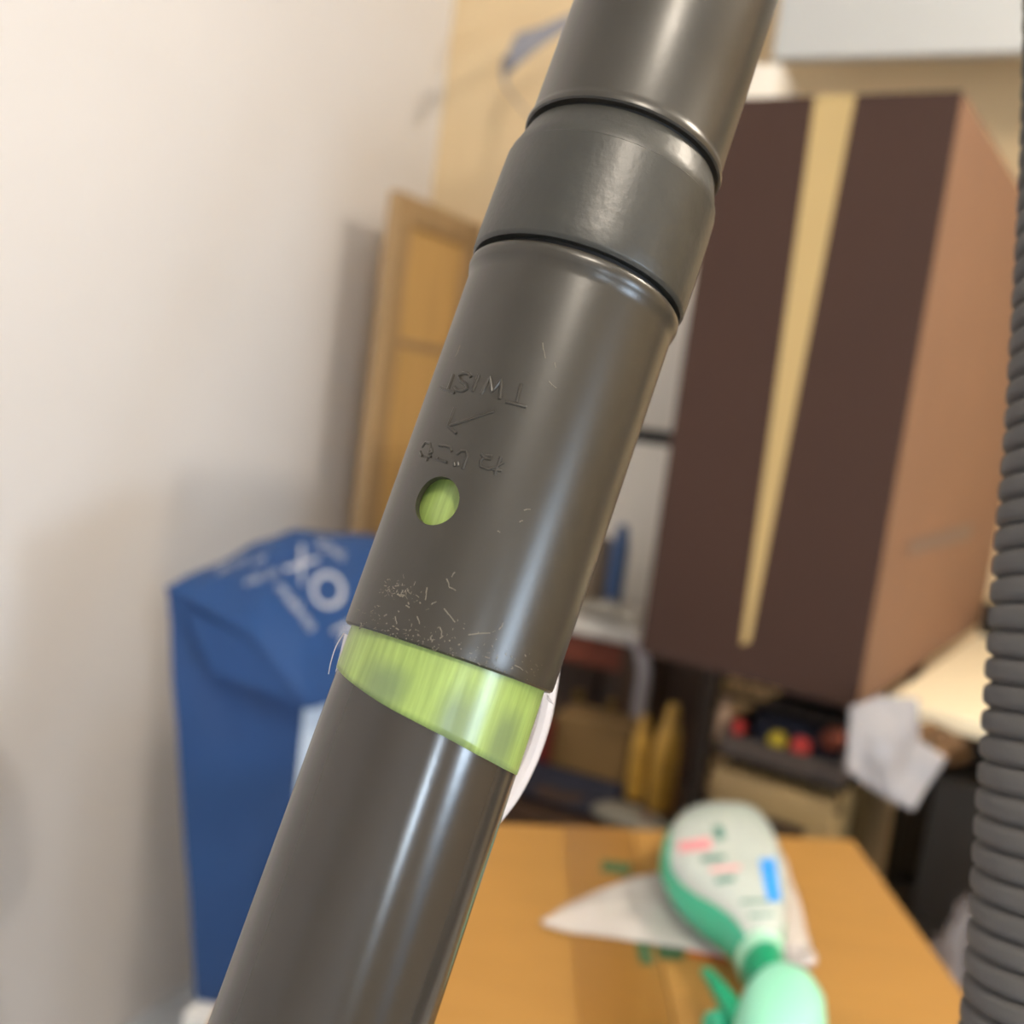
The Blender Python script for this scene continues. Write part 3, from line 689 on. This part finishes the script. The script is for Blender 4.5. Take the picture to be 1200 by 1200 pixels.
# ------------------------------------------------------------------ white refrigerator against the back wall, shelf in front
FV = 1.74
def room(px, py, v):
    p = on_plane(px, py, EV*v, EV); return p.dot(EU), p.z
fu0, fu1 = room(655, 600, FV)[0], room(913, 90, FV)[0]; fzt = room(905, 72, FV)[1]
gz = room(764, 512, FV)[1]
fg = thing('refrigerator', uv((fu0+fu1)/2, FV+.13, 0), 'tall white refrigerator with a black gap between its doors, behind the brown box', 'refrigerator')
obj('cabinet', box(O0, EU, EV, (fu0, fu1), (FV+.022, VB-.005), (0.0, fzt), .004), 'fridge', fg)
obj('door', box(O0, EU, EV, (fu0, fu1), (FV, FV+.0215), (gz+.012, fzt-.002), .005), 'fridge', fg)
obj('door', box(O0, EU, EV, (fu0, fu1), (FV, FV+.0215), (.03, gz-.012), .005), 'fridge', fg)
obj('door_gap', box(O0, EU, EV, (fu0+.003, fu1-.003), (FV+.006, FV+.0215), (gz-.0115, gz+.0115)), 'dark_gap', fg, sm=0)
# white shelf table in front of it
SV = 1.50
su0, szt = room(655, 728, SV); su1, _ = room(750, 742, SV); sth = room(750, 760, SV)[1]
szt = room(747, 738, SV)[1]
sh = thing('shelf_table', uv((su0+su1)/2, SV+.1, 0), 'small white shelf table in front of the refrigerator, left of the brown box', 'table')
su0 = su1-.30
obj('shelf_top', box(O0, EU, EV, (su0, su1), (SV, SV+.17), (sth, szt), .003), 'fridge', sh)
obj('apron', box(O0, EU, EV, (su0+.02, su1-.02), (SV+.03, SV+.045), (sth-.05, sth-.0005)), 'rust', sh, sm=0)
for a in (su0+.015, su1-.015):
    for b in (SV+.02, SV+.15): obj('leg', box(O0, EU, EV, (a-.01, a+.01), (b-.01, b+.01), (0, sth)), 'bench_wood', sh, sm=0)
du0, du1 = su0, room(835, 850, SV+.2)[0]
sbd = thing('sideboard', uv((du0+du1)/2, SV+.21, 0), 'low dark brown sideboard behind the shelf table and the bench', 'sideboard')
obj('sideboard_body', box(O0, EU, EV, (du0, du1), (SV+.195, FV-.004), (0, sth-.005), .004), 'bench_wood', sbd)
for k in range(2):
    d = obj('door', box(O0, EU, EV, (du0+.004+(du1-du0)/2*k, du0-.004+(du1-du0)/2*(k+1)), (SV+.18, SV+.1945), (.05, sth-.03), .003), 'bench_wood', sbd)
    hc = uv((du0+du1)/2+(-.03 if k == 0 else .03), SV+.18, sth-.14); obj('knob', tube([hc, hc-EV*.012, hc-EV*.018], [.005, .005, .009], 12), 'brass', d)
u, zt = room(731, 615, SV+.07); r = .014
o = obj('blue_bottle', lathe_z(uv(u, SV+.07, szt+.0005), [(r*.9, 0), (r, .005), (r, (zt-szt)*.75), (r*.75, (zt-szt)*.9), (r*.5, zt-szt)], 24), 'blue_bottle'); tag(o, 'slim blue bottle standing on the white shelf table', 'bottle')
u, zt = room(704, 630, SV+.085); h = zt-szt
o = obj('vase', lathe_z(uv(u, SV+.085, szt+.0005), [(.02, 0), (.026, .01), (.030, h*.3), (.030, h*.7), (.022, h*.92), (.018, h)], 24), 'vase'); tag(o, 'round grey-brown vase beside the blue bottle on the white shelf table', 'vase')
cu0, ctz = room(676, 705, SV+.02); cu1, _ = room(752, 720, SV+.02)
def towel(i, j):
    a = cu0+(cu1-cu0-.004)*i; b = SV+.004+.045*j; e = (math.sin(math.pi*min(max(i, .04), .96)))**.3*(math.sin(math.pi*min(max(j, .02), .98)))**.4
    return uv(a, b, szt+.002+e*.021*(1+.7*noise.noise(V((a*60, b*60, 0)))))
o = obj('towel', grid(towel, 26, 12), 'cloth'); solid(o, .0015, 1); tag(o, 'crumpled grey patterned towel lying at the front of the white shelf table', 'towel')
sp = [at(722, 756, 1.52), at(733, 772, 1.50), at(735, 800, 1.49), at(728, 835, 1.485), at(721, 870, 1.48), at(713, 915, 1.48)]
sp = spline([uv(p.dot(EU), SV-.004-(.01 if 0 < i else 0), p.z) for i, p in enumerate(sp)], 8)
vs = []; fs = []
for p in sp: vs += [p-EU*.0105, p+EU*.0105]
for k in range(len(sp)-1): fs.append((2*k, 2*k+1, 2*k+3, 2*k+2))
o = obj('strap', (vs, fs), 'strap_lilac'); solid(o, .002); tag(o, 'pale grey webbing strap hanging down from the white shelf table', 'strap')

# ------------------------------------------------------------------ wooden framed panel by the left wall
PU = UL+.13; np_ = on_plane(440, 420, EU*PU, EU); PV = np_.dot(EV)
pzt = on_plane(462, 222, EU*PU, EU).z
PL = VB-.02-PV
pn = thing('room_divider', uv(PU, PV+PL/2, 0), 'wooden framed panel standing on edge in the corner above the blue bag', 'panel')
fw = .055
def pbox(v, z, d0=-.012, d1=.012, bev=.002): return box(O0, EU, EV, (PU+d0, PU+d1), v, z, bev)
obj('stile', pbox((PV, PV+fw), (0, pzt)), 'wood_frame', pn)
obj('stile', pbox((PV+PL-fw, PV+PL), (0, pzt)), 'wood_frame', pn)
mz = on_plane(500, 408, EU*PU, EU).z
for z in ((pzt-.05, pzt), (.0, .08)): obj('rail', pbox((PV+fw+.0005, PV+PL-fw-.0005), z), 'wood_frame', pn)
obj('rail', pbox((PV+fw+.0005, PV+PL-fw-.0005), (mz-.008, mz+.008), -.010, .004), 'wood_frame', pn)
for z in ((mz+.009, pzt-.051), (.081, mz-.009)): obj('inset_board', pbox((PV+fw+.0005, PV+PL-fw-.0005), z, -.004, .003, 0), 'wood_panel', pn, sm=0)

# ------------------------------------------------------------------ blue paper bag with a folded top, on a white cabinet by the left wall
ZCAB = at(228, 1172, 1.10).z
bg0 = at(330, 1180, 1.12)
bag = thing('shopping_bag', V((bg0.x, bg0.y, ZCAB)), 'deep blue gusseted bag with pale lettering on its folded top, by the left wall', 'bag')
lf = [at(196, 692, 1.115), at(203, 800, 1.11), at(212, 930, 1.105), at(222, 1060, 1.10), at(229, 1172, 1.10)]
rf = [at(500, 850, 1.09), at(490, 900, 1.085), at(480, 990, 1.08), at(470, 1070, 1.08), at(460, 1178, 1.08)]
rf = [V((p.x, p.y, q.z-.0)) if i == 4 else p for i, (p, q) in enumerate(zip(rf, lf))]
back = EV*.12+EU*.02
def ring(t):
    a, b = lerp3(lf, t), lerp3(rf, t); ctr = []
    for k in range(17):
        s = k/16; p = a.lerp(b, s)
        bulge = math.sin(math.pi*s)*.018*(.35+t*.5) - .012*math.exp(-((s-.25)/.12)**2)*(1-t) + .006*noise.noise(V((s*5, t*6, 2)))
        if t == 1: bulge = 0
        ctr.append(p-FW*bulge if t < 1 else p)
    bk = [b+back*.9, a.lerp(b, .5)+back, a+back*.9]
    return ctr+bk
def lerp3(P, s):
    k = min(int(s*(len(P)-1)), len(P)-2); t = s*(len(P)-1)-k; return P[k].lerp(P[k+1], t)
vs, fs = [], []; nr = 24
for i in range(nr+1): vs += ring(i/nr)
m_ = 20
for i in range(nr):
    for k in range(m_): fs.append((i*m_+k, i*m_+(k+1) % m_, (i+1)*m_+(k+1) % m_, (i+1)*m_+k))
fs.append(tuple(nr*m_+k for k in range(m_)))
for v in vs: v.z = max(v.z, ZCAB+.0005)
obj('bag_body', (vs, fs), 'bag_blue', bag, sm=50)
# folded top: a sloping sheet with a tucked-in corner
A, B, C_, D_, D2 = at(194, 690, 1.115), at(300, 636, 1.21), at(345, 622, 1.235), at(436, 627, 1.235), at(540, 650, 1.20)
E_, G_, H_, H2 = at(302, 752, 1.055), at(358, 830, 1.025), at(425, 824, 1.02), at(540, 815, 1.02)
F_ = at(247, 787, 1.075)
top_rows = [A, A.lerp(B, .5), B, C_, C_.lerp(D_, .5), D_, D2]
bot_rows = [A+V((.002, 0, -.002)), A.lerp(E_, .5), E_, G_, G_.lerp(H_, .5), H_, H2]
def topf(i, j):
    a, b = lerp3(top_rows, i), lerp3(bot_rows, i); p = a.lerp(b, j)
    return p + EZ*(.018*math.sin(math.pi*j)*min(1, i*2.5) + .004*noise.noise(V((i*7, j*5, 0))))
tv = grid(topf, 36, 14)
o = obj('folded_top', tv, 'bag_blue', bag, sm=50); solid(o, .0012)
o = obj('gusset', ([E_+V((0, .006, -.001)), G_+V((0, .006, 0)), F_, at(215, 712, 1.10)], [(0, 1, 2), (0, 2, 3)]), 'bag_blue', bag, sm=0); solid(o, .0012)
tb = bvh_of(tv)
txt = [('X', (331, 668), (34, 30), (30, -44)), ('O', (355, 694), (44, 38), (34, -47)),
       ('R', (388, 738), (22, 34), (40, -22)),
       ('SONS', (369, 640), (13, 8), (7, -13)), ('makes', (322, 690), (17, 21), (14, -12)), ('vie in', (285, 690), (18, -6), (7, -18)), ('be co', (255, 676), (15, -7), (7, -16)), ('cu', (296, 664), (15, -6), (7, -16))]
for s, p0, dx, dy in txt:
    o = obj('lettering', text_on(tb, s, p0, dx, dy, .0026), 'bag_print', bag, sm=0, fix=False)
bodb = bvh_of((vs, fs))
lp = obj('label_panel', patch(bodb, [(357, 824), (420, 824), (410, 960), (344, 960)], .0012, 8), 'label_white', bag, sm=60); lp['label'] = 'pale blue-white printed panel'
# white cabinet carrying the bag
cq = [V((at(205, 1180, 1.10).x, at(205, 1180, 1.10).y, 0))]
cu_ = cq[0].dot(EU); cv_ = cq[0].dot(EV)
cb = thing('low_cabinet', uv(cu_+.12, cv_+.07, 0), 'narrow low white cabinet by the left wall under the blue bag', 'cabinet')
CU0, CU1 = cu_+.02, cu_+.25; CV0, CV1 = cv_-.012, cv_+.17
obj('cabinet_body', box(O0, EU, EV, (CU0, CU1), (CV0+.02, CV1), (0, ZCAB-.021), .002), 'white_paint', cb)
obj('cabinet_top', box(O0, EU, EV, (CU0, CU1+.004), (CV0, CV1), (ZCAB-.02, ZCAB), .003), 'white_paint', cb)
for k in range(2):
    a0 = CU0+(CU1-CU0)*k/2; d = obj('door', box(O0, EU, EV, (a0+.003, a0+(CU1-CU0)/2-.003), (CV0+.003, CV0+.0195), (.03, ZCAB-.025), .002), 'white_paint', cb)
    hc = uv(a0+(CU1-CU0)/2*(.85 if k == 0 else .15), CV0+.003, ZCAB-.12)
    obj('knob', tube([hc, hc-EV*.012, hc-EV*.02], [.006, .006, .010], 12), 'brass', d)

# ------------------------------------------------------------------ blue-grey ribbon loop hanging from a peg on the back wall
hk = at(672, 18, 1.95)
hv = VB-.04
lp_ = [at(690, 12, 1.95), at(668, 24, 1.95), at(632, 44, 1.94), at(603, 62, 1.93), at(592, 80, 1.935), at(592, 98, 1.945), at(603, 115, 1.95), at(622, 138, 1.95), at(650, 165, 1.95), at(676, 150, 1.955), at(690, 90, 1.955), at(691, 16, 1.952)]
wid = [.030, .026, .040, .070, .018, .012, .018, .022, .024, .022, .02, .02]
pt = spline(lp_, 8); vs = []; fs = []
for k, p in enumerate(pt):
    t = k/8; i = min(int(t), len(wid)-2); w_ = wid[i]+(wid[i+1]-wid[i])*(t-i)
    d = (UP*.92+RT*.12).normalized() if k < 30 else (UP*.6-RT*.5+FW*.3).normalized()
    vs += [p-d*w_/2, p+d*w_/2]
for k in range(len(pt)-1): fs.append((2*k, 2*k+1, 2*k+3, 2*k+2))
rb = thing('ribbon_loop', pt[0], 'blue-grey ribbon loop hanging on the cream wall, left of the wand top', 'ribbon')
o = obj('ribbon', (vs, fs), 'strap_blue', rb); solid(o, .0012)
pv_ = V(pt[0]); obj('peg', tube([pv_-EV*.01, pv_+EV*(VB-pv_.dot(EV))], .005, 12), 'brass', rb)
